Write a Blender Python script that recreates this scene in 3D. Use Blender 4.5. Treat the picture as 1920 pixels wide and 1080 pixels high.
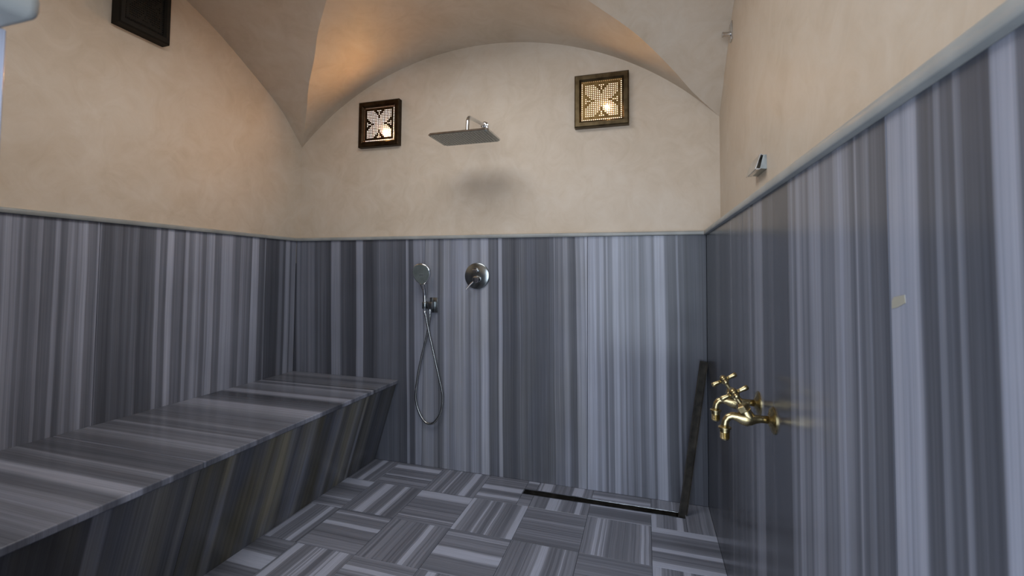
import bpy, bmesh, math, random
from mathutils import Vector, Matrix
from math import pi, sin, cos, sqrt

random.seed(7)
for o in list(bpy.data.objects):
    bpy.data.objects.remove(o, do_unlink=True)
SC = bpy.context.scene
COL = SC.collection

# ------------------------------------------------------------------ camera
cam_d = bpy.data.cameras.new('camera')
cam = bpy.data.objects.new('camera', cam_d); COL.objects.link(cam)
F_PX = 837.47
cam_d.sensor_width = 36.0
cam_d.lens = F_PX / 1920 * 36.0
cam_d.shift_y = -(540 - 480.68) / 1920          # the photograph is cropped from the top
cam_d.clip_start = 0.02
R_ = Vector((0.95823, 0.28589, 0.00806)); D_ = Vector((-0.00365, 0.0404, -0.99918)); F_ = Vector((-0.28598, 0.95741, 0.03976))
M = Matrix.Identity(4)
for r in range(3):
    M[r][0] = R_[r]; M[r][1] = -D_[r]; M[r][2] = -F_[r]
M[0][3], M[1][3], M[2][3] = 2.2905, -2.5055, 1.1723
cam.matrix_world = M
cam_d.dof.use_dof = True
cam_d.dof.focus_distance = 2.3
cam_d.dof.aperture_fstop = 6.3
SC.camera = cam

# ------------------------------------------------------------------ world, lights, exposure
wd = bpy.data.worlds.new('world'); SC.world = wd; wd.use_nodes = True
bg = wd.node_tree.nodes['Background']
bg.inputs[0].default_value = (0.66, 0.78, 1.0, 1); bg.inputs[1].default_value = 0.5
SC.view_settings.view_transform = 'Standard'
SC.view_settings.look = 'None'
SC.view_settings.gamma = 1.0
SC.view_settings.use_curve_mapping = False
SC.view_settings.exposure = 0.34

def area_light(name, loc, target, sx, sy, power, color):
    d = bpy.data.lights.new(name, 'AREA'); d.shape = 'RECTANGLE'; d.size = sx; d.size_y = sy
    d.energy = power; d.color = color
    o = bpy.data.objects.new(name, d); COL.objects.link(o)
    o.location = loc
    o.rotation_euler = (Vector(target) - Vector(loc)).to_track_quat('-Z', 'Y').to_euler()
    return o
# added light for an unseen, assumed skylight; daylight through the open doorway
top_light = area_light('assumed_skylight_light', (1.325, -1.250, 2.535), (1.325, -1.2501, 0.0), 1.06, 1.06, 14, (0.95, 0.97, 1.0))
top_light.data.shape = 'DISK'
area_light('doorway_daylight', (2.35, -3.30, 1.25), (2.0, 0.0, 1.35), 1.9, 2.0, 52, (0.77, 0.87, 1.0))

# ------------------------------------------------------------------ dimensions (metres)
W = 2.594            # between the marble faces of left and right wall
HT = 1.385           # top of marble, underside of trim
TT = 0.022           # trim thickness
PL, PR, PB = -0.006, 2.668, 0.034        # plaster planes: left x, right x, back y
PF = -2.343          # front plaster plane (room side)
JX, JY = 1.749, -2.262                   # marble end of the front wall beside the doorway
HB = 0.506; DB = 0.806; DBB = 0.652      # bench: height, depth on top, depth at floor
YC = 0.5 * (PB + PF)

# ------------------------------------------------------------------ helpers
def link(name, me, mat=None, parent=None, loc=(0, 0, 0)):
    o = bpy.data.objects.new(name, me); COL.objects.link(o)
    o.location = loc
    if parent is not None:
        o.parent = parent
    if mat is not None and me is not None and not me.materials:
        me.materials.append(mat)
    return o
def empty(name, loc, label, cat, group=None, rot=(0, 0, 0)):
    o = link(name, None, loc=loc); o.rotation_euler = rot
    o.empty_display_size = 0.05
    return tag(o, label, cat, group)
def tag(o, label=None, cat=None, group=None, kind=None):
    if label: o['label'] = label
    if cat: o['category'] = cat
    if group: o['group'] = group
    if kind: o['kind'] = kind
    return o
def mesh_from(bm, name, smooth=False, angle=None):
    bmesh.ops.recalc_face_normals(bm, faces=bm.faces)
    me = bpy.data.meshes.new(name); 
    if smooth:
        for f in bm.faces: f.smooth = True
        if angle is not None:
            for e in bm.edges:
                if len(e.link_faces) == 2 and e.calc_face_angle(0) > angle: e.smooth = False
    bm.to_mesh(me); bm.free()
    return me
def obj(name, bm, mat, parent=None, loc=(0, 0, 0), smooth=False, angle=0.6):
    return link(name, mesh_from(bm, name, smooth, angle), mat, parent, loc)
def box(bm, x0, x1, y0, y1, z0, z1, bevel=0.0, seg=2):
    vs = [bm.verts.new(v) for v in ((x0, y0, z0), (x1, y0, z0), (x1, y1, z0), (x0, y1, z0),
                                    (x0, y0, z1), (x1, y0, z1), (x1, y1, z1), (x0, y1, z1))]
    fs = [bm.faces.new([vs[i] for i in f]) for f in ((0, 3, 2, 1), (4, 5, 6, 7), (0, 1, 5, 4), (1, 2, 6, 5), (2, 3, 7, 6), (3, 0, 4, 7))]
    if bevel:
        es = set(e for f in fs for e in f.edges)
        bmesh.ops.bevel(bm, geom=list(es), offset=bevel, segments=seg, affect='EDGES', profile=0.5)
    return bm
def boxm(*a, **k):
    return box(bmesh.new(), *a, **k)
def prism(bm, pts, axis, a, b):
    """closed polygon pts in the two other axes, extruded along axis from a to b"""
    def P(p, t):
        q = list(p); q.insert(axis, t); return q
    A = [bm.verts.new(P(p, a)) for p in pts]; B = [bm.verts.new(P(p, b)) for p in pts]
    n = len(pts)
    bm.faces.new(A); bm.faces.new(B[::-1])
    for i in range(n):
        bm.faces.new((A[i], B[i], B[(i + 1) % n], A[(i + 1) % n]))
    return bm
def tube(bm, pts, rad, n=12, caps=True):
    """tube through pts; rad = one radius or one per point"""
    pts = [Vector(p) for p in pts]
    if not hasattr(rad, '__len__'): rad = [rad] * len(pts)
    rings = []; prev = None
    for i, p in enumerate(pts):
        t = (pts[min(i + 1, len(pts) - 1)] - pts[max(i - 1, 0)]).normalized()
        if prev is None:
            u = t.orthogonal().normalized()
        else:
            u = (prev - t * prev.dot(t))
            u = u.normalized() if u.length > 1e-6 else t.orthogonal().normalized()
        prev = u; v = t.cross(u)
        rings.append([bm.verts.new(p + (u * cos(2 * pi * k / n) + v * sin(2 * pi * k / n)) * rad[i]) for k in range(n)])
    for a, b in zip(rings, rings[1:]):
        for k in range(n):
            bm.faces.new((a[k], a[(k + 1) % n], b[(k + 1) % n], b[k]))
    if caps:
        bm.faces.new(rings[0][::-1]); bm.faces.new(rings[-1])
    return bm
def lathe(bm, c, axis, prof, n=28):
    """prof: (distance along axis, radius)"""
    c = Vector(c); ax = Vector(axis).normalized()
    u = ax.orthogonal().normalized(); v = ax.cross(u); rings = []
    for d, r in prof:
        r = max(r, 1e-4)
        rings.append([bm.verts.new(c + ax * d + (u * cos(2 * pi * k / n) + v * sin(2 * pi * k / n)) * r) for k in range(n)])
    for a, b in zip(rings, rings[1:]):
        for k in range(n):
            bm.faces.new((a[k], a[(k + 1) % n], b[(k + 1) % n], b[k]))
    bm.faces.new(rings[0][::-1]); bm.faces.new(rings[-1])
    return bm
def ring(bm, c, ax, prof, n=28):
    c = Vector(c); ax = Vector(ax).normalized(); u = ax.orthogonal().normalized(); v = ax.cross(u); rings = []
    for d, r in prof:
        rings.append([bm.verts.new(c + ax * d + (u * cos(2 * pi * k / n) + v * sin(2 * pi * k / n)) * r) for k in range(n)])
    for a, b in zip(rings, rings[1:] + rings[:1]):
        for k in range(n): bm.faces.new((a[k], a[(k + 1) % n], b[(k + 1) % n], b[k]))
    return bm
def catmull(P, sub=8):
    P = [Vector(p) for p in P]; out = []
    for i in range(len(P) - 1):
        a = P[i - 1] if i else P[0] * 2 - P[1]
        b, c = P[i], P[i + 1]
        d = P[i + 2] if i + 2 < len(P) else c * 2 - b
        for k in range(sub):
            t = k / sub
            out.append(0.5 * ((2 * b) + (c - a) * t + (2 * a - 5 * b + 4 * c - d) * t * t + (3 * b - a - 3 * c + d) * t ** 3))
    out.append(P[-1])
    return out

# ------------------------------------------------------------------ materials
class NT:
    def __init__(self, name):
        self.m = bpy.data.materials.new(name); self.m.use_nodes = True
        self.t = self.m.node_tree; self.b = self.t.nodes['Principled BSDF']
    def n(self, typ, **kw):
        nd = self.t.nodes.new(typ)
        for k, v in kw.items():
            if k.startswith('i_'):
                key = k[2:]; key = int(key) if key.isdigit() else key
                if isinstance(v, bpy.types.NodeSocket): self.t.links.new(v, nd.inputs[key])
                else: nd.inputs[key].default_value = v
            else: setattr(nd, k, v)
        return nd
    def math(self, op, a, b=None, clamp=False):
        nd = self.t.nodes.new('ShaderNodeMath'); nd.operation = op; nd.use_clamp = clamp
        for i, v in enumerate((a, b)):
            if v is None: continue
            if isinstance(v, bpy.types.NodeSocket): self.t.links.new(v, nd.inputs[i])
            else: nd.inputs[i].default_value = v
        return nd.outputs[0]
    def link(self, a, b): self.t.links.new(a, b)
    def mix(self, fac, a, b, blend='MIX'):
        nd = self.t.nodes.new('ShaderNodeMix'); nd.data_type = 'RGBA'; nd.blend_type = blend
        for s, v in ((nd.inputs[0], fac), (nd.inputs[6], a), (nd.inputs[7], b)):
            if isinstance(v, bpy.types.NodeSocket): self.t.links.new(v, s)
            else: s.default_value = v
        return nd.outputs[2]
    def ramp(self, fac, stops, interp='LINEAR'):
        nd = self.t.nodes.new('ShaderNodeValToRGB'); cr = nd.color_ramp; cr.interpolation = interp
        while len(cr.elements) > 1: cr.elements.remove(cr.elements[0])
        for i, (p, c) in enumerate(stops):
            e = cr.elements[0] if i == 0 else cr.elements.new(min(max(p, 0), 1))
            e.position = min(max(p, 0), 1); e.color = c
        self.t.links.new(fac, nd.inputs[0])
        return nd.outputs[0]
    def set(self, **kw):
        for k, v in kw.items():
            s = self.b.inputs[k.replace('_', ' ')]
            if isinstance(v, bpy.types.NodeSocket): self.t.links.new(v, s)
            else: s.default_value = v
    def bump(self, h, strength=0.2, dist=0.002):
        nd = self.n('ShaderNodeBump', i_Strength=strength, i_Distance=dist, i_Height=h)
        self.link(nd.outputs[0], self.b.inputs['Normal'])

ALB = 1.15
def marble_col(L, k=0):
    s = 0.262 + (L - 30) * 0.0078
    a = ((s + 0.055) / 1.055) ** 2.4 * ALB
    w = 0.012 * sin(k * 2.3)
    return (a * (0.915 + w), a * (0.962 + 0.3 * w), a * (1.15 - w), 1)

def parse(txt):
    v = [float(x) for x in txt.replace('\n', ' ').split(',') if x.strip()]
    return sorted(zip(v[0::2], v[1::2]))

def vein_material(name, pts, axis, grain_axis, stain=None, lean=0.0):
    """striped marble: pts = (local coordinate, lightness) of the veins across `axis`; they run along grain_axis"""
    T = NT(name)
    tc = T.n('ShaderNodeTexCoord').outputs['Object']
    sep = T.n('ShaderNodeSeparateXYZ', i_0=tc)
    u = sep.outputs[axis]; g = sep.outputs[grain_axis]
    # veins waver a little
    wv = T.n('ShaderNodeCombineXYZ', i_0=T.math('MULTIPLY', u, 5.0), i_1=T.math('MULTIPLY', g, 1.3))
    wob = T.n('ShaderNodeTexNoise', i_Vector=wv.outputs[0], i_Scale=1.0, i_Detail=2.0)
    u2 = T.math('ADD', u, T.math('MULTIPLY', T.math('SUBTRACT', wob.outputs[0], 0.5), 0.012))
    if lean:
        u2 = T.math('ADD', u2, T.math('MULTIPLY', g, lean))
    lo, hi = pts[0][0], pts[-1][0]
    f = T.math('DIVIDE', T.math('SUBTRACT', u2, lo), hi - lo, clamp=True)
    nrm = [((p - lo) / (hi - lo), marble_col(L, i)) for i, (p, L) in enumerate(pts)]
    col = None; i = 0
    while i < len(nrm) - 1:
        chunk = nrm[i:i + 31]
        c = T.ramp(f, chunk)
        if col is None: col = c
        else: col = T.mix(T.math('GREATER_THAN', f, chunk[0][0]), col, c)
        i += 30
    sv = T.n('ShaderNodeCombineXYZ', i_0=T.math('MULTIPLY', u2, 160.0), i_1=T.math('MULTIPLY', g, 1.2))
    st = T.n('ShaderNodeTexNoise', i_Vector=sv.outputs[0], i_Scale=1.0, i_Detail=3.0, i_Roughness=0.6)
    k = T.math('ADD', T.math('MULTIPLY', st.outputs[0], 0.80), 0.60)
    sv2 = T.n('ShaderNodeCombineXYZ', i_0=T.math('MULTIPLY', u2, 48.0), i_1=T.math('MULTIPLY', g, 0.5), i_2=3.7)
    st2 = T.n('ShaderNodeTexNoise', i_Vector=sv2.outputs[0], i_Scale=1.0, i_Detail=4.0, i_Roughness=0.7)
    k = T.math('MULTIPLY', k, T.math('ADD', T.math('MULTIPLY', st2.outputs[0], 0.9), 0.55))
    cloud = T.n('ShaderNodeTexNoise', i_Vector=tc, i_Scale=3.5, i_Detail=4.0)
    k = T.math('MULTIPLY', k, T.math('ADD', T.math('MULTIPLY', cloud.outputs[0], 0.3), 0.85))
    kc = T.n('ShaderNodeCombineColor', i_0=k, i_1=k, i_2=k)
    col = T.mix(1.0, col, kc.outputs[0], 'MULTIPLY')
    if stain:
        sn = T.n('ShaderNodeTexNoise', i_Vector=T.n('ShaderNodeCombineXYZ', i_0=T.math('MULTIPLY', u, 9.0), i_1=T.math('MULTIPLY', g, 1.6)).outputs[0], i_Scale=1.0, i_Detail=3.0)
        m = T.ramp(sn.outputs[0], [(0.38, (0, 0, 0, 1)), (0.62, (1, 1, 1, 1))])
        m = T.math('MULTIPLY', m, stain[1])
        col = T.mix(m, col, T.mix(1.0, col, stain[0], 'MULTIPLY'))
    rn = T.n('ShaderNodeTexNoise', i_Vector=tc, i_Scale=14.0, i_Detail=3.0)
    T.set(Base_Color=col, Roughness=T.math('ADD', T.math('MULTIPLY', rn.outputs[0], 0.10), 0.16))
    T.b.inputs['Specular IOR Level'].default_value = 0.23
    return T.m

def plain_marble(name, L):
    T = NT(name)
    tc = T.n('ShaderNodeTexCoord').outputs['Object']
    n1 = T.n('ShaderNodeTexNoise', i_Vector=tc, i_Scale=9.0, i_Detail=6.0)
    a, b = marble_col(L - 9), marble_col(L + 7)
    T.set(Base_Color=T.ramp(n1.outputs[0], [(0.3, a), (0.7, b)]), Roughness=0.3)
    return T.m

def tile_material():
    T = NT('floor_tile_marble')
    tc = T.n('ShaderNodeTexCoord').outputs['Object']
    rnd = T.n('ShaderNodeObjectInfo').outputs['Random']
    sep = T.n('ShaderNodeSeparateXYZ', i_0=tc)
    u = sep.outputs[0]; g = sep.outputs[1]
    off = T.math('MULTIPLY', rnd, 97.0)
    wob = T.n('ShaderNodeTexNoise', i_Vector=tc, i_Scale=5.0, i_Detail=2.0)
    uu = T.math('ADD', u, T.math('MULTIPLY', T.math('SUBTRACT', wob.outputs[0], 0.5), 0.008))
    n1 = T.n('ShaderNodeTexNoise', noise_dimensions='1D', i_W=T.math('ADD', T.math('MULTIPLY', uu, 11.0), off), i_Scale=1.0, i_Detail=1.0, i_Roughness=0.5)
    n2 = T.n('ShaderNodeTexNoise', noise_dimensions='1D', i_W=T.math('ADD', T.math('MULTIPLY', uu, 75.0), off), i_Scale=1.0, i_Detail=2.0, i_Roughness=0.6)
    v = T.math('ADD', T.math('MULTIPLY', n1.outputs[0], 0.78), T.math('MULTIPLY', n2.outputs[0], 0.22))
    col = T.ramp(v, [(0.30, marble_col(44)), (0.40, marble_col(58, 1)), (0.46, marble_col(46, 2)), (0.53, marble_col(62, 3)), (0.565, marble_col(62, 4)), (0.585, marble_col(80, 5)), (0.70, marble_col(82, 5))])
    sv = T.n('ShaderNodeCombineXYZ', i_0=T.math('ADD', T.math('MULTIPLY', uu, 240.0), off), i_1=T.math('MULTIPLY', g, 6.0))
    st = T.n('ShaderNodeTexNoise', i_Vector=sv.outputs[0], i_Scale=1.0, i_Detail=2.0)
    k = T.math('ADD', T.math('MULTIPLY', st.outputs[0], 0.5), 0.75)
    kc = T.n('ShaderNodeCombineColor', i_0=k, i_1=k, i_2=k)
    T.set(Base_Color=T.mix(1.0, col, kc.outputs[0], 'MULTIPLY'), Roughness=0.32)
    return T.m

def plaster_material(name, tint=(1, 1, 1)):
    T = NT(name)
    tc = T.n('ShaderNodeTexCoord').outputs['Object']
    w = T.n('ShaderNodeTexNoise', i_Vector=tc, i_Scale=2.2, i_Detail=4.0, i_Distortion=0.8)
    n2 = T.n('ShaderNodeTexNoise', i_Vector=tc, i_Scale=7.0, i_Detail=7.0, i_Roughness=0.65, i_Distortion=1.6)
    n3 = T.n('ShaderNodeTexNoise', i_Vector=tc, i_Scale=30.0, i_Detail=4.0, i_Distortion=0.5)
    v = T.math('ADD', T.math('MULTIPLY', w.outputs[0], 0.5), T.math('MULTIPLY', n2.outputs[0], 0.5))
    t = lambda r, g, b: (r * tint[0], g * tint[1], b * tint[2], 1)
    col = T.ramp(v, [(0.30, t(0.51, 0.41, 0.30)), (0.5, t(0.595, 0.497, 0.388)), (0.70, t(0.655, 0.57, 0.47))])
    T.set(Base_Color=col, Roughness=T.math('ADD', T.math('MULTIPLY', n2.outputs[0], 0.25), 0.38))
    T.b.inputs['Specular IOR Level'].default_value = 0.35
    T.bump(T.math('ADD', n2.outputs[0], T.math('MULTIPLY', n3.outputs[0], 0.25)), 0.14, 0.006)
    return T.m

def metal_material(name, c, rough, var=0.15, metallic=1.0, c2=None, scale=22):
    T = NT(name)
    tc = T.n('ShaderNodeTexCoord').outputs['Object']
    n1 = T.n('ShaderNodeTexNoise', i_Vector=tc, i_Scale=scale, i_Detail=4.0)
    c2 = c2 or tuple(x * 0.75 for x in c)
    T.set(Base_Color=T.ramp(n1.outputs[0], [(0.35, (*c2, 1)), (0.65, (*c, 1))]), Metallic=metallic,
          Roughness=T.math('ADD', T.math('MULTIPLY', n1.outputs[0], var), rough - var / 2))
    return T.m

def glow_material(name, c, strength):
    T = NT(name)
    T.set(Base_Color=(0.25, 0.22, 0.2, 1), Emission_Color=(*c, 1), Emission_Strength=strength)
    return T.m

PLASTER = plaster_material('polished_plaster')
CHROME = metal_material('chrome', (0.74, 0.75, 0.76), 0.08, 0.04)
STEEL = metal_material('brushed_steel', (0.36, 0.39, 0.39), 0.34, 0.12, scale=60)
GREYFACE = metal_material('spray_face', (0.20, 0.23, 0.22), 0.45, 0.1, metallic=0.4)
DARKCHROME = metal_material('dark_chrome', (0.30, 0.32, 0.32), 0.22, 0.08)
RUBBER = metal_material('nozzle_rubber', (0.12, 0.13, 0.13), 0.6, 0.1, metallic=0.0)
BRASS = metal_material('aged_brass', (0.50, 0.42, 0.24), 0.27, 0.12, c2=(0.33, 0.26, 0.13), scale=45)
BRONZE = metal_material('dark_bronze', (0.060, 0.040, 0.022), 0.45, 0.2, c2=(0.03, 0.018, 0.010))
OLDBRASS = metal_material('brown_brass', (0.125, 0.092, 0.050), 0.42, 0.2, c2=(0.065, 0.046, 0.024))
GOLD = metal_material('gold_screen', (0.20, 0.13, 0.05), 0.38, 0.2, c2=(0.12, 0.07, 0.025))
BLACKM = metal_material('blackened_steel', (0.10, 0.09, 0.075), 0.5, 0.2, c2=(0.05, 0.046, 0.042), metallic=0.6)
IRON = metal_material('unlit_lantern_metal', (0.016, 0.013, 0.008), 0.65, 0.2, c2=(0.009, 0.007, 0.005), metallic=0.5)
T = NT('trim_marble'); tcx = T.n('ShaderNodeTexCoord').outputs['Object']; nz = T.n('ShaderNodeTexNoise', i_Vector=tcx, i_Scale=9.0, i_Detail=6.0)
T.set(Base_Color=T.ramp(nz.outputs[0], [(0.3, (0.25, 0.26, 0.25, 1)), (0.7, (0.36, 0.365, 0.35, 1))]), Roughness=0.35); TRIMM = T.m
GROUT = plain_marble('grout', 47)
TILE = tile_material()
JOINT = plain_marble('dark_joint_mortar', 22)
COREM = plain_marble('bench_core_mortar', 40)

# ------------------------------------------------------------------ vein tables (position along the wall in metres, lightness with lighting falloff left in)
V_LEFT = parse("""-1.459, 45, -1.455, 50, -1.452, 62, -1.436, 62, -1.434, 48, -1.43, 52, -1.427, 56, -1.414, 55, -1.411, 45, -1.405, 45, -1.402, 55, -1.395, 50, -1.391,
42, -1.359, 44, -1.353, 52, -1.345, 52, -1.342, 36, -1.337, 42, -1.31, 38, -1.307, 42, -1.303, 56, -1.291, 56, -1.288, 40, -1.283, 36, -1.269, 42,
-1.26, 54, -1.246, 54, -1.24, 46, -1.231, 46, -1.226, 54, -1.216, 54, -1.211, 66, -1.196, 68, -1.194, 45, -1.161, 44, -1.157, 60, -1.149, 58, -1.145,
36, -1.133, 30, -1.108, 30, -1.085, 40, -1.071, 36, -1.058, 30, -1.036, 38, -1.025, 34, -1.009, 42, -0.993, 42, -0.988, 30, -0.95, 32, -0.926, 36,
-0.914, 40, -0.909, 58, -0.894, 60, -0.892, 42, -0.876, 44, -0.869, 36, -0.861, 40, -0.856, 68, -0.837, 68, -0.829, 60, -0.824, 44, -0.811, 42,
-0.789, 44, -0.772, 36, -0.767, 58, -0.752, 58, -0.747, 44, -0.73, 44, -0.724, 56, -0.715, 62, -0.703, 62, -0.691, 48, -0.685, 62, -0.679, 52, -0.673,
42, -0.652, 42, -0.649, 60, -0.643, 50, -0.634, 62, -0.605, 64, -0.602, 42, -0.586, 44, -0.563, 42, -0.556, 64, -0.495, 64, -0.481, 50, -0.467, 40,
-0.439, 42, -0.435, 55, -0.413, 50, -0.398, 42, -0.387, 50, -0.372, 40, -0.361, 36, -0.357, 64, -0.31, 64, -0.306, 38, -0.286, 34, -0.266, 32, -0.258,
60, -0.254, 32, -0.241, 28, -0.156, 24, -0.143, 42, -0.12, 44, -0.111, 32, -0.098, 28, -0.089, 58, -0.061, 58, -0.051, 30, -0.037, 50, -0.004, 50""")
V_BACK = parse("""0.005, 34, 0.018, 36, 0.027, 56, 0.045, 60, 0.054, 48, 0.067, 54, 0.097, 56, 0.106, 46, 0.115, 56, 0.166, 54, 0.179, 40, 0.192, 44, 0.201, 50, 0.213,
44, 0.239, 44, 0.26, 40, 0.281, 34, 0.298, 32, 0.306, 62, 0.368, 62, 0.377, 42, 0.393, 36, 0.409, 44, 0.426, 34, 0.491, 32, 0.499, 64, 0.543, 66,
0.547, 40, 0.571, 34, 0.618, 30, 0.641, 40, 0.665, 44, 0.669, 54, 0.68, 46, 0.704, 48, 0.742, 42, 0.765, 42, 0.775, 44, 0.82, 38, 0.858, 36, 0.861,
62, 0.876, 62, 0.88, 38, 0.91, 38, 0.917, 64, 0.936, 60, 0.969, 62, 0.976, 55, 0.998, 64, 1.041, 62, 1.048, 52, 1.07, 58, 1.081, 40, 1.091, 48, 1.109,
54, 1.123, 68, 1.152, 62, 1.169, 58, 1.19, 64, 1.204, 68, 1.225, 64, 1.239, 64, 1.253, 70, 1.273, 58, 1.283, 50, 1.301, 66, 1.328, 64, 1.345, 55,
1.355, 56, 1.358, 80, 1.392, 80, 1.402, 70, 1.408, 44, 1.448, 48, 1.465, 42, 1.468, 72, 1.488, 72, 1.491, 44, 1.533, 42, 1.559, 36, 1.578, 40, 1.585,
46, 1.591, 40, 1.598, 52, 1.604, 40, 1.607, 50, 1.617, 44, 1.661, 46, 1.705, 42, 1.767, 42, 1.786, 46, 1.798, 46, 1.801, 64, 1.807, 50, 1.828, 54,
1.846, 50, 1.859, 64, 1.871, 72, 1.88, 56, 1.889, 46, 1.904, 46, 1.921, 42, 1.927, 66, 1.942, 62, 1.951, 70, 1.966, 72, 1.972, 56, 1.978, 80, 1.986,
84, 2.027, 82, 2.036, 62, 2.05, 60, 2.059, 74, 2.073, 70, 2.079, 50, 2.088, 46, 2.093, 70, 2.102, 52, 2.122, 54, 2.128, 76, 2.153, 78, 2.159, 58,
2.17, 66, 2.184, 62, 2.19, 50, 2.198, 64, 2.217, 56, 2.226, 50, 2.248, 60, 2.259, 64, 2.262, 50, 2.283, 48, 2.294, 56, 2.308, 66, 2.324, 62, 2.332,
48, 2.341, 50, 2.346, 76, 2.389, 80, 2.397, 48, 2.413, 38, 2.45, 38, 2.455, 56, 2.463, 56, 2.465, 36, 2.484, 44, 2.497, 34, 2.528, 36, 2.553, 40,
2.569, 36, 2.599, 34, 2.607, 30""")
V_RIGHT = parse("""-0.121, 30, -0.312, 34, -0.343, 44, -0.417, 42, -0.445, 32, -0.526, 36, -0.563, 32, -0.668, 40, -0.689, 52, -0.711, 40, -0.751, 44, -0.79, 36, -0.862,
46, -0.88, 36, -0.921, 44, -0.944, 38, -0.975, 46, -1.004, 54, -1.032, 40, -1.046, 42, -1.066, 58, -1.11, 60, -1.145, 62, -1.157, 40, -1.201, 36,
-1.256, 42, -1.266, 36, -1.381, 36, -1.392, 52, -1.411, 60, -1.425, 48, -1.436, 54, -1.442, 66, -1.459, 64, -1.472, 54, -1.491, 58, -1.506, 48,
-1.518, 62, -1.543, 66, -1.564, 64, -1.577, 50, -1.599, 56, -1.613, 52, -1.629, 54, -1.64, 66, -1.661, 70, -1.681, 62, -1.7, 50, -1.71, 44, -1.718,
62, -1.723, 50, -1.735, 46, -1.748, 54, -1.757, 58, -1.763, 44, -1.781, 46, -1.802, 40, -1.809, 38, -1.811, 75, -1.828, 80, -1.846, 78, -1.87, 80,
-1.877, 66, -1.881, 46, -1.899, 42, -1.91, 40, -1.913, 58, -1.919, 58, -1.922, 42, -1.942, 42, -1.947, 60, -1.951, 56, -1.955, 42, -1.972, 40, -1.986,
38, -1.995, 40, -1.999, 74, -2.005, 85, -2.022, 82""")
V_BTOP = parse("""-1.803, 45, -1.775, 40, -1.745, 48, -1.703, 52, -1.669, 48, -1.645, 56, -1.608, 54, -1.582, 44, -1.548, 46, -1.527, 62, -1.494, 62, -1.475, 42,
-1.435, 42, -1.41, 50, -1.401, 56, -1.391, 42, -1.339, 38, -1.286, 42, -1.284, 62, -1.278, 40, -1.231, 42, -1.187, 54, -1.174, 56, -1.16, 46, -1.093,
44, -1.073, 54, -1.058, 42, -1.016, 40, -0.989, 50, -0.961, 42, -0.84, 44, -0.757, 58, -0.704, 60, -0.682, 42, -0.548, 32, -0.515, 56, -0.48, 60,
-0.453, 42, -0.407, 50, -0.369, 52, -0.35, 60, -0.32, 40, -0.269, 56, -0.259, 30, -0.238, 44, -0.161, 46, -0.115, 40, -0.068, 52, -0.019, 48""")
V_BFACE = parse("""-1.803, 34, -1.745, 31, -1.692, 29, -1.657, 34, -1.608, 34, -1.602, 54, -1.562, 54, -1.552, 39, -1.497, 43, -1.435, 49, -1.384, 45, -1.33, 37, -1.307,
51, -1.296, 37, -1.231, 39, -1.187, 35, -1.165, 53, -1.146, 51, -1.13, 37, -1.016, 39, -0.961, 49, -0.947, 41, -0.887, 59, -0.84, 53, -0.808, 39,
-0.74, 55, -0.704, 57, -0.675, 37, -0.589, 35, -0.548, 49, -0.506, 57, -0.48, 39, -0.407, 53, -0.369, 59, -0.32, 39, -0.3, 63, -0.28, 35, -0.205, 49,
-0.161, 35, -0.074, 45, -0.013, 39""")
rr = random.Random(3)
def extend(tab, to):
    """continue the veins past the edge of the photograph"""
    tab = list(tab); p = tab[0][0]
    while p > to:
        w = rr.choice((0.012, 0.02, 0.035, 0.06)); L = rr.choice((34, 38, 42, 46, 58, 66))
        tab = [(p - w, L), (p - 0.004, L)] + tab; p -= w + 0.003
    return sorted(tab)
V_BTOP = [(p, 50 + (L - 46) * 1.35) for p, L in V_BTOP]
V_LEFT = [(p, L + 11) for p, L in V_LEFT]; V_RIGHT = [(p, min(L - 5, 67)) for p, L in V_RIGHT]; V_BACK = [(p, min(L, 70 + (L - 70) * 0.35)) for p, L in V_BACK]     # same marble; left lightened and right darkened to offset uneven light
V_LEFT = extend(V_LEFT, -2.4); V_BTOP = extend(V_BTOP, -2.4); V_BFACE = extend(V_BFACE, -2.4); V_RIGHT = extend(V_RIGHT, -2.9)
def cut(tab, a, b, c):
    """veins between a and b, relative to c, with interpolated ends"""
    def val(x):
        for (p, L), (q, K) in zip(tab, tab[1:]):
            if p <= x <= q: return L + (K - L) * (x - p) / max(q - p, 1e-6)
        return tab[0][1] if x < tab[0][0] else tab[-1][1]
    out = [(a, val(a))] + [t for t in tab if a < t[0] < b] + [(b, val(b))]
    return [(p - c, L) for p, L in out]

# ------------------------------------------------------------------ vault geometry
def interp(tab, x):
    for (a, fa), (b, fb) in zip(tab, tab[1:]):
        if a <= x <= b or (b <= x <= a):
            t = (x - a) / (b - a) if b != a else 0
            return fa + (fb - fa) * t
    return tab[0][1] if abs(x - tab[0][0]) < abs(x - tab[-1][0]) else tab[-1][1]
CX, CZ = 1.325, 2.635
C0 = Vector((CX, YC, CZ))
gl = catmull([(PL, PB, 2.044), (0.191, -0.153, 2.218), (0.322, -0.288, 2.313), (0.472, -0.420, 2.396), (0.607, -0.552, 2.463), (0.770, -0.690, 2.522), (1.05, -0.935, 2.600), C0], 6)
gr = catmull([(PR, PB, 2.012), (2.539, -0.045, 2.116), (2.433, -0.144, 2.207), (2.324, -0.250, 2.287), (2.217, -0.347, 2.352), (2.046, -0.479, 2.434), (1.70, -0.80, 2.57), C0], 6)
def back_z(x):
    t = 0.735 + sqrt(1.848 ** 2 - (x - 1.307) ** 2)
    e = (x - PL) / (PR - PL)                     # meet both springings exactly
    z0 = 0.735 + sqrt(1.848 ** 2 - (PL - 1.307) ** 2); z1 = 0.735 + sqrt(1.848 ** 2 - (PR - 1.307) ** 2)
    return t + (2.044 - z0) * (1 - e) ** 3 + (2.012 - z1) * e ** 3
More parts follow.
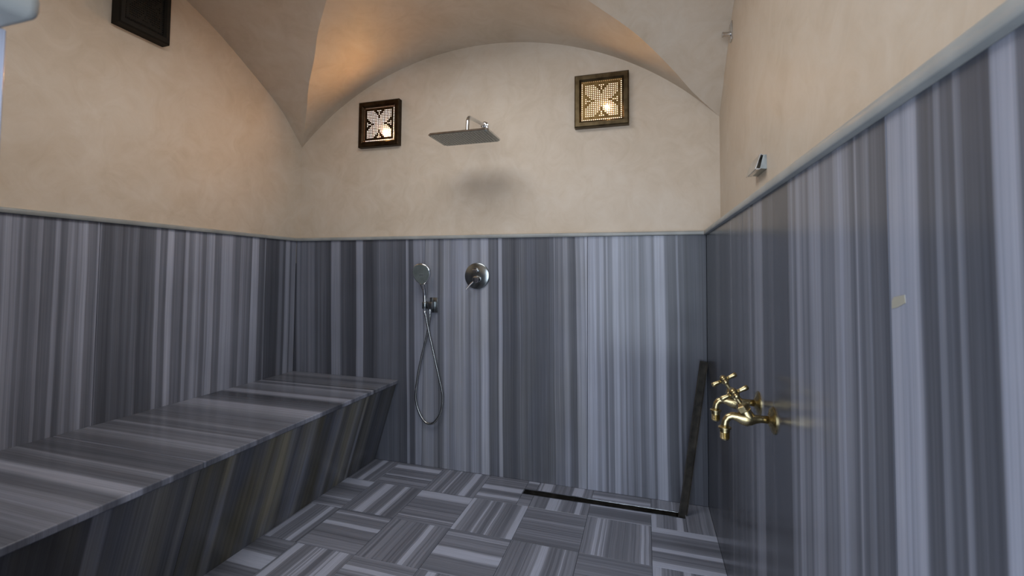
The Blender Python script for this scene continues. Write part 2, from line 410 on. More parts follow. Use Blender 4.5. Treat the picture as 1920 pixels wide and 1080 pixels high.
la = [(p.y, p.z) for p in catmull([(0, PB, 2.044), (0, -0.165, 2.246), (0, -0.417, 2.402), (0, -0.631, 2.519), (0, -0.815, 2.593), (0, -0.98, 2.640), (0, YC, 2.658)], 6)]
ra = [(p.y, p.z) for p in catmull([(0, PB, 2.012), (0, -0.13, 2.165), (0, -0.30, 2.320), (0, -0.50, 2.43), (0, -0.70, 2.505), (0, -0.92, 2.555), (0, YC, 2.575)], 6)]
mir = lambda y: 2 * YC - y

bm = bmesh.new()
def web(rows):
    V = [[bm.verts.new(p) for p in r] for r in rows]
    for a, b in zip(V, V[1:]):
        for k in range(len(a) - 1):
            try: bm.faces.new((a[k], a[k + 1], b[k + 1], b[k]))
            except ValueError: pass
def ruled(A, B, n=8):
    return [[Vector(a).lerp(Vector(b), k / n) for k in range(n + 1)] for a, b in zip(A, B)]
gall = gl + gr[::-1][1:]
for sgn in (0, 1):
    f = (lambda y: y) if not sgn else mir
    A = [(p.x, f(PB), back_z(p.x)) for p in gall]; B = [(p.x, f(p.y), p.z) for p in gall]
    A[0] = B[0]; A[-1] = B[-1]
    web(ruled(A, B))
lg = gl + [Vector((p.x, mir(p.y), p.z)) for p in gl[::-1][1:]]
rg = gr + [Vector((p.x, mir(p.y), p.z)) for p in gr[::-1][1:]]
def side(tab, y):
    return interp(tab, y if y >= YC else mir(y))
web(ruled([(PL, p.y, side(la, p.y)) for p in lg], lg))
web(ruled([(PR, p.y, side(ra, p.y)) for p in rg], rg))
bmesh.ops.dissolve_degenerate(bm, edges=bm.edges, dist=1e-5)
for fc in bm.faces:
    fc.normal_update()
    if fc.normal.z < 0: fc.normal_flip()
    fc.smooth = True
me = bpy.data.meshes.new('ceiling'); bm.to_mesh(me); bm.free()
ceil = link('ceiling', me, PLASTER)
sm = ceil.modifiers.new('thickness', 'SOLIDIFY'); sm.thickness = 0.06; sm.offset = 1; sm.use_rim = False
tag(ceil, 'beige plastered groin vault with creased arches over the room', kind='structure')

# ------------------------------------------------------------------ plaster walls
ZT = HT + TT
def arch_wall(name, cols, out):
    """cols: list of (x, y, ztop); out = outward offset giving the wall its thickness"""
    bm = bmesh.new(); out = Vector(out)
    rows = []
    for x, y, zt in cols:
        a, b = Vector((x, y, HT - 0.15)), Vector((x, y, zt + 0.003))
        rows.append([bm.verts.new(v) for v in (a, b, b + out, a + out)])
    for p, q in zip(rows, rows[1:]):
        for k in range(4):
            bm.faces.new((p[k], q[k], q[(k + 1) % 4], p[(k + 1) % 4]))
    bm.faces.new(rows[0]); bm.faces.new(rows[-1][::-1])
    return obj(name, bm, PLASTER)
xs = [PL + (PR - PL) * i / 48 for i in range(49)]
wall_back = arch_wall('wall_back', [(x, PB, back_z(x)) for x in xs], (0, 0.2, 0))
ys = [PB + (PF - PB) * i / 48 for i in range(49)]
wall_left = arch_wall('wall_left', [(PL, y, side(la, y)) for y in ys], (-0.2, 0, 0))
wall_right = arch_wall('wall_right', [(PR, y, side(ra, y)) for y in ys], (0.2, 0, 0))
tag(wall_back, 'beige polished plaster wall under the arch, above striped marble', kind='structure')
tag(wall_left, 'beige plaster wall above the bench side', kind='structure')
tag(wall_right, 'beige plaster wall above the brass taps', kind='structure')
# front wall with the doorway on its right
bm = bmesh.new()
FY0 = -2.75
def front_piece(x0, x1, z0, z1fn, n=12):
    X = [x0 + (x1 - x0) * i / n for i in range(n + 1)]
    rows = []
    for x in X:
        zt = z1fn(x)
        rows.append([bm.verts.new(v) for v in ((x, PF, z0), (x, PF, zt), (x, FY0, zt), (x, FY0, z0))])
    for p, q in zip(rows, rows[1:]):
        for k in range(4): bm.faces.new((p[k], q[k], q[(k + 1) % 4], p[(k + 1) % 4]))
    bm.faces.new(rows[0]); bm.faces.new(rows[-1][::-1])
PJ = JX - 0.05
front_piece(PL, PJ, 0.0, lambda x: back_z(x) + 0.003)
front_piece(PJ, PR, 2.15, lambda x: max(back_z(x) + 0.003, 2.16))
wall_front = obj('wall_front', bm, PLASTER)
tag(wall_front, 'plaster front wall with the doorway opening', kind='structure')
bm = bmesh.new(); ring(bm, (CX, -1.250, 2.540), (0, 0, 1), [(0, 0.535), (0, 0.555), (0.020, 0.555), (0.020, 0.535)], 40)  # ring added to frame the assumed skylight, out of view
sky_ring = obj('assumed_skylight_ring', bm, OLDBRASS, smooth=True); tag(sky_ring, 'round metal ring added for an assumed skylight at the crown of the vault', kind='structure')

# ------------------------------------------------------------------ marble wall slabs (each slab a part of its wall)
GAP = 0.0010
def slab_obj(parent, wall, a, b, tab, z0, z1, j, stain=None, lean=0.0):
    c = 0.5 * (a + b); zc = 0.5 * (z0 + z1); h = 0.5 * (z1 - z0); w = 0.5 * (b - a) - GAP
    if wall == 'back':
        bm = boxm(-w, w, 0, 0.03, -h, h, bevel=0.0008, seg=1); loc = (c, 0, zc); ax = 0
    elif wall == 'left':
        bm = boxm(-0.03, 0, -w, w, -h, h, bevel=0.0008, seg=1); loc = (0, c, zc); ax = 1
    elif wall == 'right':
        bm = boxm(0, 0.03, -w, w, -h, h, bevel=0.0008, seg=1); loc = (W, c, zc); ax = 1
    m = vein_material('striped_marble_%s_%d' % (wall, j), cut(tab, a, b, c), ax, 2, stain, lean)
    return obj('marble_slab', bm, m, parent, loc)
for j, (a, b, st, ln) in enumerate([(0.0, 0.976, None, 0.028), (0.976, 1.982, ((1.05, 1.0, 0.82, 1), 0.35), 0.016), (1.982, W, None, 0.012)]):
    slab_obj(wall_back, 'back', a, b, V_BACK, 0, HT, j, st, ln)
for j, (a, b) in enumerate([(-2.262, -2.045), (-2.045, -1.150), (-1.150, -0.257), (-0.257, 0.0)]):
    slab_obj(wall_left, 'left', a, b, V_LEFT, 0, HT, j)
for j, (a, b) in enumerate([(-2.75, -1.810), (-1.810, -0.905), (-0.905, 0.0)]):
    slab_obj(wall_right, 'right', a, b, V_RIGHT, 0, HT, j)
# mortar bed behind the slabs (joins slab to plaster)
for par, a in ((wall_left, (-0.2, -0.031, PF, PB + .2, -0.1, HT)), (wall_right, (W + 0.031, PR + 0.2, FY0, PB + .2, -0.1, HT)), (wall_back, (-0.031, W + 0.031, 0.031, PB + 0.2, -0.1, HT))):
    obj('mortar_bed', boxm(*a), JOINT, par)
# faint yellow smear on the right slab
T = NT('yellow_residue'); nz = T.n('ShaderNodeTexNoise', i_Scale=30.0); T.set(Base_Color=T.ramp(nz.outputs[0], [(0.3, (0.34, 0.30, 0.16, 1)), (0.7, (0.32, 0.33, 0.36, 1))]), Roughness=0.6); RESID = T.m
def smear(name, m, yz, parent):
    bm = bmesh.new(); prism(bm, yz, 0, W - 0.0006, W + 0.002); return obj(name, bm, m, parent)
smear('yellow_smear', RESID, [(-1.814, 1.132), (-1.826, 1.134), (-1.846, 1.141), (-1.845, 1.151), (-1.832, 1.149), (-1.820, 1.147), (-1.815, 1.142)], wall_right)

# marble facing of the front wall beside the doorway
fm = vein_material('striped_marble_jamb', [(-0.25, 70), (-0.12, 82), (-0.05, 66), (0.0, 78), (0.06, 84), (0.12, 60), (0.16, 80), (0.25, 76)], 1, 2)
obj('marble_slab', boxm(-0.03, 0, -0.25, 0.2495, -HT / 2, HT / 2, bevel=0.001, seg=1), fm, wall_front, (JX, JY - 0.25, HT / 2))
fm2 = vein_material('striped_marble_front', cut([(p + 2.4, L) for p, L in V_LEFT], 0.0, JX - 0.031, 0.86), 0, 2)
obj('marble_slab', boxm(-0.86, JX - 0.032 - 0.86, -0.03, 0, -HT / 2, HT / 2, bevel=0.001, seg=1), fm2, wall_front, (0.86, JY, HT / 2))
obj('mortar_bed', boxm(-0.03, JX - 0.031, PF - 0.01, JY - 0.031, 0, HT), GROUT, wall_front)

# ------------------------------------------------------------------ trim on top of the marble
def trim(name, bm, label):
    o = obj(name, bm, TRIMM, smooth=True, angle=0.9); tag(o, label, kind='structure'); return o
OV = 0.013
def rounded(d0, d1, z0, z1, r, n=5):
    """profile (depth, z): nose at d0 with its upper edge rounded"""
    pts = [(d1, z0), (d0 + 0.002, z0), (d0, z0 + 0.002)]
    for i in range(n + 1):
        a = pi - (pi / 2) * i / n
        pts.append((d0 + r + r * cos(a), z1 - r + r * sin(a)))
    pts.append((d1, z1)); return pts
bm = bmesh.new(); prism(bm, [(y, z) for y, z in [(-d, z) for d, z in [(-p[0], p[1]) for p in rounded(-OV, PB + 0.01, HT, ZT, 0.009)]]], 0, PL - 0.01, PR + 0.01)
trim('trim_1', bm, 'grey marble cap along the top of the back wall marble')
bm = bmesh.new(); prism(bm, [(-p[0], p[1]) for p in rounded(-OV, 0.02, HT, ZT, 0.009)], 1, PF, PB)
trim('trim_2', bm, 'grey marble cap along the left wall marble')
bm = bmesh.new(); prism(bm, [(W + p[0], p[1]) for p in rounded(-OV, PR - W + 0.01, HT, ZT + 0.004, 0.012)], 1, FY0, PB)
trim('trim_3', bm, 'grey marble cap running up beside the camera on the right wall')
bm = bmesh.new(); box(bm, -0.01, JX + 0.046, FY0, JY + 0.002, HT, HT + 0.028, bevel=0.010, seg=4)
trim('trim_4', bm, 'pale marble cap at the end of the front wall')

# ------------------------------------------------------------------ floor: base with a slot for the drain, tiles as pieces
DX0, DX1, DY0, DY1 = 1.655, 2.472, -0.152, -0.100          # drain slot
bm = bmesh.new()
for a in ((-0.2, PR + 0.2, -3.6, DY0), (-0.2, PR + 0.2, DY1, 0.2), (-0.2, DX0, DY0, DY1), (DX1, PR + 0.2, DY0, DY1)):
    box(bm, a[0], a[1], a[2], a[3], -0.10, -0.0035)
box(bm, DX0, DX1, DY0, DY1, -0.10, -0.06)
floor = obj('floor', bm, GROUT); tag(floor, 'floor of square striped marble tiles laid in alternating directions', kind='structure')
TS = 0.2965; TX0 = 2.313 + TS - 8 * TS; TY0 = -0.270        # grid lines from the photograph
tile_cache = {}
def tile(x0, x1, y0, y1, vert, notch=None):
    g = 0.0008; cx, cy = 0.5 * (x0 + x1), 0.5 * (y0 + y1)
    key = (round(x1 - x0, 3), round(y1 - y0, 3), vert)
    if key not in tile_cache:
        w, h = 0.5 * (x1 - x0) - g, 0.5 * (y1 - y0) - g
        if not vert: w, h = h, w
        bmx = boxm(-w, w, -h, h, -0.012, 0.0, bevel=0.0007, seg=1)
        tile_cache[key] = mesh_from(bmx, 'floor_tile')
    o = link('floor_tile', tile_cache[key], TILE, floor, (cx, cy, random.uniform(-0.0003, 0.0003)))
    if not vert: o.rotation_euler = (0, 0, pi / 2)
    return o
cols = [TX0 + i * TS for i in range(0, 10)]
rows = [0.0] + [TY0 - i * TS for i in range(0, 12)]
for i in range(len(cols) - 1):
    x0, x1 = max(cols[i], 0.60), min(cols[i + 1], W)
    if x1 - x0 < 0.02: continue
    for j in range(len(rows) - 1):
        y1, y0 = rows[j], rows[j + 1]
        vert = (i + j) % 2 == 1
        if j == 0 and x1 > DX0 and x0 < DX1:
            if x0 < DX0: tile(x0, DX0, y0, y1, vert)
            if x1 > DX1: tile(DX1, x1, y0, y1, vert)
            a, b = max(x0, DX0), min(x1, DX1)
            tile(a, b, DY1, y1, vert); tile(a, b, y0, DY0, vert)
        else:
            tile(x0, x1, y0, y1, vert)

# drain channel set in the slot
dr = empty('floor_drain', (DX0, DY0, -0.06), 'open narrow metal drain channel sunk in the floor along the back wall', 'drain')
ch = bmesh.new(); L_, W_ = DX1 - DX0, DY1 - DY0
box(ch, 0.001, L_ - 0.001, 0.001, W_ - 0.001, 0.0, 0.006)
obj('trough', ch, BLACKM, dr)
fr = bmesh.new(); t = 0.003
for a in ((0.0005, L_ - 0.0005, 0.0005, t), (0.0005, L_ - 0.0005, W_ - t, W_ - 0.0005), (0.0005, t, t, W_ - t), (L_ - t, L_ - 0.0005, t, W_ - t)):
    box(fr, a[0], a[1], a[2], a[3], 0.006, 0.0600)
for a in ((-0.003, L_ + 0.003, W_ - 0.002, W_ + 0.004), (-0.003, 0.003, -0.001, W_)):
    box(fr, a[0], a[1], a[2], a[3], 0.0603, 0.0612)
obj('rim', fr, CHROME, dr)

# drain cover bar leaning in the corner
b0 = Vector((2.452, -0.128, -0.050)); b1 = Vector((2.574, -0.022, 0.735))
ax = (b1 - b0).normalized(); side_v = (R_ - ax * R_.dot(ax)).normalized(); nrm = ax.cross(side_v)
Ln = (b1 - b0).length
dc = empty('drain_cover', b0, 'long dark metal drain cover standing upright, leaning into the back right corner', 'drain cover')
mw = Matrix((side_v, nrm, ax)).transposed().to_4x4(); mw.translation = b0
dc.matrix_world = mw
hw = 0.019
obj('plate', boxm(-hw, hw, -0.0015, 0.0015, 0, Ln, bevel=0.0006, seg=1), BLACKM, dc)
obj('edge_flange', boxm(-hw, -hw + 0.003, -0.012, -0.0015, 0, Ln), BLACKM, dc)
obj('edge_flange', boxm(hw - 0.003, hw, -0.012, -0.0015, 0, Ln), BLACKM, dc)

# ------------------------------------------------------------------ bench along the left wall
bench = empty('marble_bench', (0.4, -1.13, 0), 'long built-in bench of grey striped marble with an undercut front along the left wall', 'bench')
BO = bench.location
js = [(-0.283, -0.001), (-1.285, -0.283), (-2.261, -1.285)]
ST = 0.024
for j, (a, b) in enumerate(js):
    c = 0.5 * (a + b); w = 0.5 * (b - a) - GAP
    m = vein_material('bench_top_marble_%d' % j, cut(V_BTOP, a, b, c), 1, 0, ((1.08, 0.98, 0.80, 1), 0.25) if j == 0 else None)
    obj('seat_slab', boxm(-DB / 2 + 0.0015, DB / 2, -w, w, -ST, 0, bevel=0.0045, seg=3), m, bench, (DB / 2 - BO.x, c - BO.y, HB - BO.z))
    m = vein_material('bench_face_marble_%d' % j, cut(V_BFACE, a, b, c), 1, 2, ((1.25, 1.05, 0.52, 1), 0.75 if j == 1 else 0.45))
    zt = HB - ST - 0.0005; xt = DB - 0.012; xb = DBB
    q = bmesh.new(); prism(q, [(xb - DB, 0.0005), (xt - DB, zt), (xt - DB - 0.03, zt), (xb - DB - 0.03, 0.0005)], 1, -w, w)
    obj('front_slab', q, m, bench, (DB - BO.x, c - BO.y, -BO.z))
q = bmesh.new(); prism(q, [(0.0015, 0.0005), (DBB - 0.031, 0.0005), (DB - 0.044, HB - ST - 0.001), (0.0015, HB - ST - 0.001)], 1, -2.261, -0.001)
obj('core', q, COREM, bench, tuple(-BO))

# ------------------------------------------------------------------ perforated wall lanterns
LS, LB, LD = 0.30, 0.037, 0.040             # outer size, frame width, depth
def pierced(n=43):
    """sheet with a border of square dots and a four-petal pattern of punched holes (odd cells wide = holes, even cells narrow = bars)"""
    h = LS / 2 - LB + 0.004; bm = bmesh.new(); grid = {}
    wd = [1.12 if i % 2 == 0 else 0.88 for i in range(n)]; tot = sum(wd); pos = [-h]
    for w in wd: pos.append(pos[-1] + 2 * h * w / tot)
    def solid(i, j):
        if i % 2 == 0 or j % 2 == 0: return True
        u, v = 0.5 * (pos[i] + pos[i + 1]) / h, 0.5 * (pos[j] + pos[j + 1]) / h
        m = max(abs(u), abs(v))
        if m > 0.93: return True
        if m > 0.87: return False                        # outer row of dots
        if m > 0.82: return True
        a, b = (abs(u) + abs(v)) / sqrt(2), (abs(v) - abs(u)) / sqrt(2)
        w = 0.32 * max(sin(pi * min(max((a - 0.04) / 1.08, 0), 1)), 0) ** 0.75
        d = abs(b) - w
        if a < 0.26: return False
        return 0.0 < d < 0.10 and a < 0.80               # solid leaf outlines between the petals
    def V(i, j):
        if (i, j) not in grid: grid[i, j] = bm.verts.new((pos[i], 0, pos[j]))
        return grid[i, j]
    for i in range(n):
        for j in range(n):
            if solid(i, j): bm.faces.new((V(i, j), V(i + 1, j), V(i + 1, j + 1), V(i, j + 1)))
    me = bpy.data.meshes.new('pierced_screen'); bm.to_mesh(me); bm.free(); return me
SCREEN = pierced()
def frame_bar(k, depth=LD, S=LS):
    """one mitred bar of the frame; k = 0 bottom, 1 right, 2 top, 3 left; local x right, z up, y into the wall"""
    o, i = S / 2, S / 2 - LB
    prof = [(o, 0.0), (o, -depth * 0.86), (o - 0.006, -depth), (i + 0.010, -depth), (i, -depth + 0.010), (i, 0.0)]
    bm = bmesh.new(); A, B = [], []
    for r, y in prof:
        A.append(bm.verts.new((-r, y, -r))); B.append(bm.verts.new((r, y, -r)))
    n = len(prof)
    for q in range(n): bm.faces.new((A[q], B[q], B[(q + 1) % n], A[(q + 1) % n]))
    bm.faces.new(A); bm.faces.new(B[::-1])
    bmesh.ops.rotate(bm, verts=bm.verts, cent=(0, 0, 0), matrix=Matrix.Rotation(-k * pi / 2, 3, 'Y'))
    return bm
GLOWW = glow_material('lit_diffuser_white', (1.0, 0.82, 0.70), 2.6)
GLOWG = glow_material('lit_diffuser_gold', (1.0, 0.74, 0.48), 2.3)
BULB = glow_material('lamp_bulb', (1.0, 0.50, 0.16), 2400.0)
BULB2 = glow_material('lamp_bulb_weaker', (1.0, 0.58, 0.24), 600.0)
UNLIT = metal_material('unlit_backing', (0.006, 0.006, 0.005), 0.7, 0.1, metallic=0.0)
def lantern(loc, rotz, label, frame_m, screen_m, glow_m, bulb_xz=None, depth=LD, bulb_m=None):
    t = empty('wall_lantern', loc, label, 'wall lamp', 'pierced metal wall lanterns', rot=(0, 0, rotz))
    for k in range(4): obj('frame_bar', frame_bar(k, depth), frame_m, t)
    s = link('pierced_screen', SCREEN.copy(), screen_m, t, (0, -depth + 0.014, 0))
    md = s.modifiers.new('thickness', 'SOLIDIFY'); md.thickness = 0.0012; md.offset = 0
    i = LS / 2 - LB - 0.0005
    obj('diffuser', boxm(-i, i, -0.006, -0.001, -i, i), glow_m, t)
    if bulb_xz:
        bm = bmesh.new(); bmesh.ops.create_uvsphere(bm, u_segments=20, v_segments=12, radius=0.0170); bmesh.ops.scale(bm, vec=(1, 0.55, 1), verts=bm.verts)
        obj('bulb', bm, bulb_m, t, (bulb_xz[0], -0.0178, bulb_xz[1]), smooth=True, angle=3)
    return t
lantern((0.625, PB, 2.148), 0, 'dark bronze pierced lantern with white glow, on the back wall left of the shower head', BRONZE, BRONZE, GLOWW, (0.045, -0.055), bulb_m=BULB)
lantern((2.057, PB, 2.155), 0, 'brown brass pierced lantern with golden glow, on the back wall right of the shower head', OLDBRASS, GOLD, GLOWG, (0.032, -0.042), bulb_m=BULB2)
dl = lantern((PL, -1.0305, 2.435), pi / 2, 'unlit black metal lantern high on the left wall', IRON, IRON, UNLIT, None, 0.056)
dl.scale = (0.74, 1, 1)

# ------------------------------------------------------------------ rain shower
SX = 1.353
rs = empty('rain_shower', (SX, PB, 2.078), 'chrome rain shower with flat rectangular head on an arm from the back wall', 'shower head')
q = bmesh.new(); lathe(q, (0, -0.0005, 0), (0, -1, 0), [(0, 0.024), (0.004, 0.025), (0.010, 0.023), (0.013, 0.014), (0.02, 0.0125)])
obj('wall_flange', q, CHROME, rs, smooth=True)
q = bmesh.new(); pth = [(0, -0.012, 0), (0, -0.10, -0.012), (0, -0.20, -0.026)]
for k in range(1, 8):
    a = k / 7 * 1.45; pth.append((0, -0.235 - 0.042 * sin(a) + 0.0, -0.031 - 0.042 * (1 - cos(a))))
pth += [(0, -0.2795, -0.10), (0, -0.281, -0.142)]
tube(q, pth, 0.0105, 16); obj('arm', q, CHROME, rs, smooth=True)
q = bmesh.new(); lathe(q, (0, -0.281, -0.138), (0, 0, -1), [(0, 0.013), (0.006, 0.016), (0.016, 0.016), (0.020, 0.02)])
obj('swivel', q, CHROME, rs, smooth=True)
hz = 1.906 - 2.078
q = bmesh.new(); ww, hh = 0.172, 0.106
box(q, -ww, ww, -hh, hh, 0.003, 0.012)
ve = [e for e in q.edges if abs(e.verts[0].co.z - e.verts[1].co.z) > 0.005]
bmesh.ops.bevel(q, geom=ve, offset=0.014, segments=4, affect='EDGES')
plate = obj('shower_plate', q, CHROME, rs, (0.0, -0.279 - PB, hz), smooth=True); plate.rotation_euler = (0, 0, -0.02)
q = bmesh.new(); box(q, -ww + 0.004, ww - 0.004, -hh + 0.004, hh - 0.004, 0.0005, 0.003)
ve = [e for e in q.edges if abs(e.verts[0].co.z - e.verts[1].co.z) > 0.002]
bmesh.ops.bevel(q, geom=ve, offset=0.012, segments=4, affect='EDGES')
face = obj('spray_face', q, STEEL, plate)
q = bmesh.new()
for i in range(19):
    for j in range(11):
        x, y = -0.150 + i * 0.300 / 18, -0.085 + j * 0.17 / 10
        lathe(q, (x, y, 0.0005), (0, 0, -1), [(0, 0.0026), (0.0022, 0.0018)], 6)
tag(obj('nozzles', q, RUBBER, plate), kind='stuff')

# ------------------------------------------------------------------ hand shower: holder on the wall, hand piece with hose
ho = empty('shower_holder', (1.045, 0, 0.979), 'square chrome wall outlet holding the hand shower', 'shower holder')
obj('rosette', boxm(-0.027, 0.027, -0.010, 0, -0.046, 0.046, bevel=0.003), DARKCHROME, ho, smooth=True)
obj('block', boxm(-0.0215, 0.012, -0.050, -0.010, -0.024, 0.022, bevel=0.003), DARKCHROME, ho, smooth=True)
q = bmesh.new()
ring(q, (-0.040, -0.044, -0.020), (0, 0, 1), [(0, 0.0140), (0.0, 0.0165), (0.002, 0.0175), (0.038, 0.0175), (0.040, 0.0165), (0.040, 0.0140)])
obj('cradle', q, DARKCHROME, ho, smooth=True)
q = bmesh.new(); lathe(q, (-0.012, -0.030, -0.022), (0, 0, -1), [(0, 0.011), (0.016, 0.011), (0.02, 0.008), (0.026, 0.008)])
obj('hose_outlet', q, CHROME, ho, smooth=True)

HX, HY = 1.005, -0.044
hs = empty('hand_shower', (HX, HY, 0.955), 'chrome hand shower with rounded head and long looping metal hose', 'hand shower')
q = bmesh.new()
tube(q, [(0, 0, -0.012), (0, 0, 0.0), (0.0, 0, 0.05), (-0.001, -0.002, 0.09), (-0.002, -0.006, 0.115), (-0.003, -0.012, 0.135), (-0.004, -0.018, 0.155)],
     [0.010, 0.0115, 0.0125, 0.013, 0.0135, 0.017, 0.022], 16)
obj('handle', q, CHROME, hs, smooth=True)
# egg-shaped head, wide at the top, tilted forward and down
def egg(n, s=1.0):
    out = []
    for k in range(n):
        a = 2 * pi * k / n
        zz = sin(a); xx = cos(a)
        wdt = 0.054 + 0.010 * zz - 0.010 * max(0, -zz) ** 2
        out.append((xx * wdt * s, (zz * 0.066 + 0.002) * s))
    return out
q = bmesh.new(); lay = []
for s, y in ((0.55, 0.016), (0.86, 0.012), (0.98, 0.004), (1.0, -0.002), (0.985, -0.008), (0.93, -0.011)):
    lay.append([q.verts.new((x, y, z)) for x, z in egg(32, s)])
for a, b in zip(lay, lay[1:]):
    for k in range(32): q.faces.new((a[k], a[(k + 1) % 32], b[(k + 1) % 32], b[k]))
q.faces.new(lay[0][::-1]); q.faces.new(lay[-1])
head = obj('head', q, CHROME, hs, (-0.008, -0.030, 0.212), smooth=True, angle=0.9); head.rotation_euler = (0.26, 0.05, 0.08); head.scale = (1.08, 1.0, 1.02)
q = bmesh.new(); a = [q.verts.new((x, -0.0105, z)) for x, z in egg(32, 0.90)]; b = [q.verts.new((x, -0.0125, z)) for x, z in egg(32, 0.88)]
for k in range(32): q.faces.new((a[k], a[(k + 1) % 32], b[(k + 1) % 32], b[k]))
q.faces.new(a[::-1]); q.faces.new(b)
obj('spray_face', q, GREYFACE, head)
q = bmesh.new()
for rz, n in ((0.012, 6), (0.024, 11), (0.036, 16)):
    for k in range(n):
        t = 2 * pi * k / n; lathe(q, (rz * cos(t), -0.0122, rz * sin(t) * 1.15 + 0.004), (0, -1, 0), [(0, 0.0018), (0.0022, 0.0012)], 6)
tag(obj('nozzles', q, RUBBER, head), kind='stuff')
q = bmesh.new(); box(q, -0.012, 0.012, -0.0135, -0.012, -0.002, 0.001); obj('select_mark', q, CHROME, head)
hose = [(1.005, 0.948), (1.016, 0.90), (1.030, 0.835), (1.070, 0.678), (1.104, 0.543), (1.126, 0.441), (1.114, 0.346), (1.080, 0.289), (1.045, 0.265), (1.002, 0.274), (0.961, 0.331),
        (0.938, 0.412), (0.950, 0.542), (0.977, 0.672), (1.011, 0.793), (1.031, 0.900), (1.033, 0.935)]
hp = []
for k, (x, z) in enumerate(hose):
    y = HY + (0.0, 0.0, 0.001, 0.004, 0.008, 0.012, 0.016, 0.019, 0.022, 0.025, 0.027, 0.028, 0.028, 0.026, 0.020, 0.015, 0.014)[k]
    hp.append((x - HX, y - HY, z - 0.955))
q = bmesh.new(); cp = catmull(hp, 10)
# ribbed metal hose
rp, rad = [], []
for k in range(len(cp) - 1):
    for s in (0, 0.5):
        rp.append(cp[k].lerp(cp[k + 1], s)); rad.append(0.0074 if s == 0 else 0.0066)
rp.append(cp[-1]); rad.append(0.007)
tube(q, rp, rad, 12)
obj('hose', q, metal_material('hose_steel', (0.42, 0.43, 0.42), 0.26, 0.1), hs, smooth=True, angle=3)
q = bmesh.new(); lathe(q, (0, 0, -0.034), (0, 0, 1), [(0, 0.0075), (0.006, 0.0095), (0.024, 0.0105), (0.026, 0.0095)])
obj('hose_nut', q, CHROME, hs, smooth=True)

# ------------------------------------------------------------------ mixer valve
mx = empty('shower_mixer', (1.327, 0, 1.160), 'round chrome shower mixer plate with knob and lever on the striped marble', 'mixer')
q = bmesh.new(); lathe(q, (0, -0.0002, 0), (0, -1, 0), [(0, 0.0770), (0.003, 0.0785), (0.008, 0.0775), (0.011, 0.073), (0.0115, 0.02)], 48)
obj('plate', q, DARKCHROME, mx, smooth=True, angle=0.7)
q = bmesh.new(); lathe(q, (-0.002, -0.011, 0.034), (0, -1, 0), [(0, 0.0125), (0.018, 0.0125), (0.020, 0.0115)])
kn = obj('diverter_knob', q, CHROME, mx, smooth=True)
obj('knob_bar', boxm(-0.020, 0.016, -0.036, -0.028, 0.029, 0.039, bevel=0.003), CHROME, mx, smooth=True)
q = bmesh.new(); lathe(q, (0.004, -0.011, -0.020), (0, -1, 0), [(0, 0.021), (0.030, 0.021), (0.033, 0.019), (0.034, 0.010)])
hb = obj('handle_hub', q, CHROME, mx, smooth=True)
q = bmesh.new(); tube(q, [(-0.004, -0.034, -0.026), (-0.030, -0.040, -0.052), (-0.052, -0.046, -0.080)], [0.0058, 0.0050, 0.0042], 12)
obj('lever', q, CHROME, mx, smooth=True)

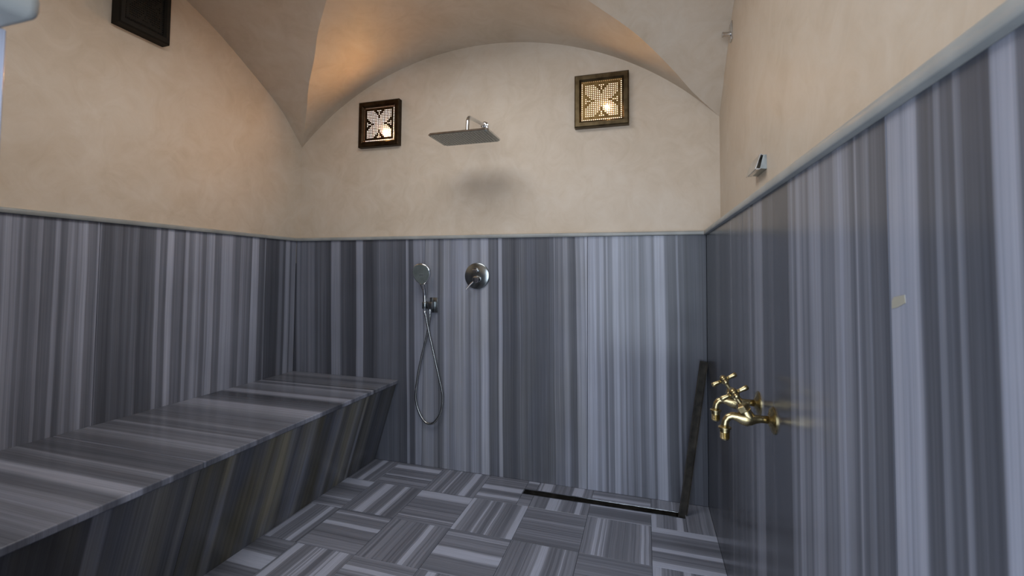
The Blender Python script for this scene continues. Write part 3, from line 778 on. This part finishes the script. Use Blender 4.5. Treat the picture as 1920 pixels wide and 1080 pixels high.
# ------------------------------------------------------------------ brass taps on the right wall
def make_tap():
    t = empty('brass_tap', (W, -1.246, 0.816), '', 'tap', 'brass bib taps on the right wall')
    q = bmesh.new(); lathe(q, (0, 0, 0), (-1, 0, 0), [(0, 0.0335), (0.003, 0.0335), (0.006, 0.029), (0.009, 0.018), (0.013, 0.0125)], 36)
    obj('wall_flange', q, BRASS, t, smooth=True)
    q = bmesh.new()
    tube(q, [(-0.010, 0, 0), (-0.030, 0, 0.0), (-0.042, 0, -0.001), (-0.052, 0, -0.002), (-0.062, 0, -0.003), (-0.072, 0, -0.002), (-0.084, 0, 0.001), (-0.095, 0, 0.002),
              (-0.103, 0, -0.002), (-0.109, 0, -0.010), (-0.111, 0, -0.020), (-0.1115, 0, -0.027)],
         [0.0092, 0.0092, 0.0115, 0.0155, 0.0175, 0.0150, 0.0108, 0.0094, 0.0090, 0.0090, 0.0092, 0.0095], 18)
    obj('body', q, BRASS, t, smooth=True, angle=3)
    q = bmesh.new(); lathe(q, (-0.1115, 0, -0.025), (0, 0, -1), [(0, 0.011), (0.002, 0.0155), (0.005, 0.0155), (0.006, 0.0125), (0.012, 0.0125)], 24)
    col = obj('spout_collar', q, BRASS, t, smooth=True)
    prof = [(0, 0.0115)]
    for k in range(6): prof += [(0.003 + k * 0.003, 0.0118), (0.0045 + k * 0.003, 0.0100)]
    prof += [(0.022, 0.0095)]
    q = bmesh.new(); lathe(q, (-0.1115, 0, -0.036), (0, 0, -1), prof, 24)
    obj('threaded_nipple', q, BRASS, t, smooth=True)
    sv = Vector((-0.50, 0, 0.866)).normalized(); o = Vector((-0.056, 0, 0.002))
    q = bmesh.new(); lathe(q, o, sv, [(0, 0.0150), (0.016, 0.0140), (0.020, 0.0120)], 24)
    obj('neck', q, BRASS, t, smooth=True)
    q = bmesh.new(); lathe(q, o, sv, [(0.018, 0.0155), (0.020, 0.0160), (0.032, 0.0160), (0.034, 0.0130), (0.040, 0.0085)], 6)
    obj('bonnet_nut', q, BRASS, t)
    q = bmesh.new(); lathe(q, o, sv, [(0.036, 0.0055), (0.060, 0.0055)], 16)
    obj('stem', q, BRASS, t, smooth=True)
    c = o + sv * 0.066
    q = bmesh.new(); lathe(q, o, sv, [(0.056, 0.0085), (0.060, 0.0115), (0.070, 0.0115), (0.075, 0.0085), (0.078, 0.004)], 20)
    hdl = obj('cross_handle', q, BRASS, t, smooth=True)
    a1 = Vector((0.866, 0, 0.50)); a2 = Vector((0, 1, 0))
    for k, d in enumerate((a1, -a1, a2, -a2)):
        q = bmesh.new()
        tube(q, [c + d * 0.008, c + d * 0.018, c + d * 0.028, c + d * 0.0355, c + d * 0.0375], [0.0050, 0.0052, 0.0066, 0.0062, 0.0030], 12)
        obj('handle_arm', q, BRASS, hdl, smooth=True, angle=3)
    return t
def copy_tree(o, parent=None):
    c = o.copy(); COL.objects.link(c); c.parent = parent
    for ch in o.children: copy_tree(ch, c)
    return c
tap1 = make_tap(); tap1['label'] = 'nearer of the two brass taps with cross handles, lower in the picture'
tap2 = copy_tree(tap1); tap2.location = (W, -1.094, 0.816)
tap2['label'] = 'farther of the two brass taps, closer to the leaning drain cover'

# ------------------------------------------------------------------ chrome hook and clip on the right plaster wall
hk = empty('robe_hook', (PR, -0.335, 2.262), 'small chrome robe hook high on the right plaster wall', 'hook')
obj('wall_plate', boxm(-0.006, 0, -0.022, 0.022, -0.030, 0.052, bevel=0.0015), CHROME, hk, smooth=True)
q = bmesh.new(); lathe(q, (-0.006, 0, 0.0), (-1, 0, 0.05), [(0, 0.0105), (0.026, 0.0105), (0.030, 0.0125), (0.034, 0.0125), (0.035, 0.011)])
obj('peg', q, CHROME, hk, smooth=True)
cl = empty('wall_clip', (PR, -0.83, 1.543), 'slanted chrome slotted holder low on the right plaster wall above the trim', 'holder')
obj('back_block', (lambda b: prism(b, [(0, -0.024), (0, 0.023), (-0.010, 0.023), (-0.020, -0.021)], 1, -0.070, 0.050))(bmesh.new()), STEEL, cl)
obj('slanted_plate', (lambda b: prism(b, [(-0.0165, 0.026), (-0.0195, 0.026), (-0.0345, -0.022), (-0.0315, -0.022)], 1, -0.070, 0.070))(bmesh.new()), CHROME, cl)
obj('bottom_lip', (lambda b: prism(b, [(-0.0195, -0.021), (-0.0312, -0.021), (-0.0318, -0.024), (-0.0195, -0.024)], 1, -0.070, 0.050))(bmesh.new()), CHROME, cl)
obj('top_lip', (lambda b: prism(b, [(-0.0100, 0.0225), (-0.0168, 0.0255), (-0.0168, 0.0285), (-0.0100, 0.0255)], 1, -0.066, 0.050))(bmesh.new()), CHROME, cl)
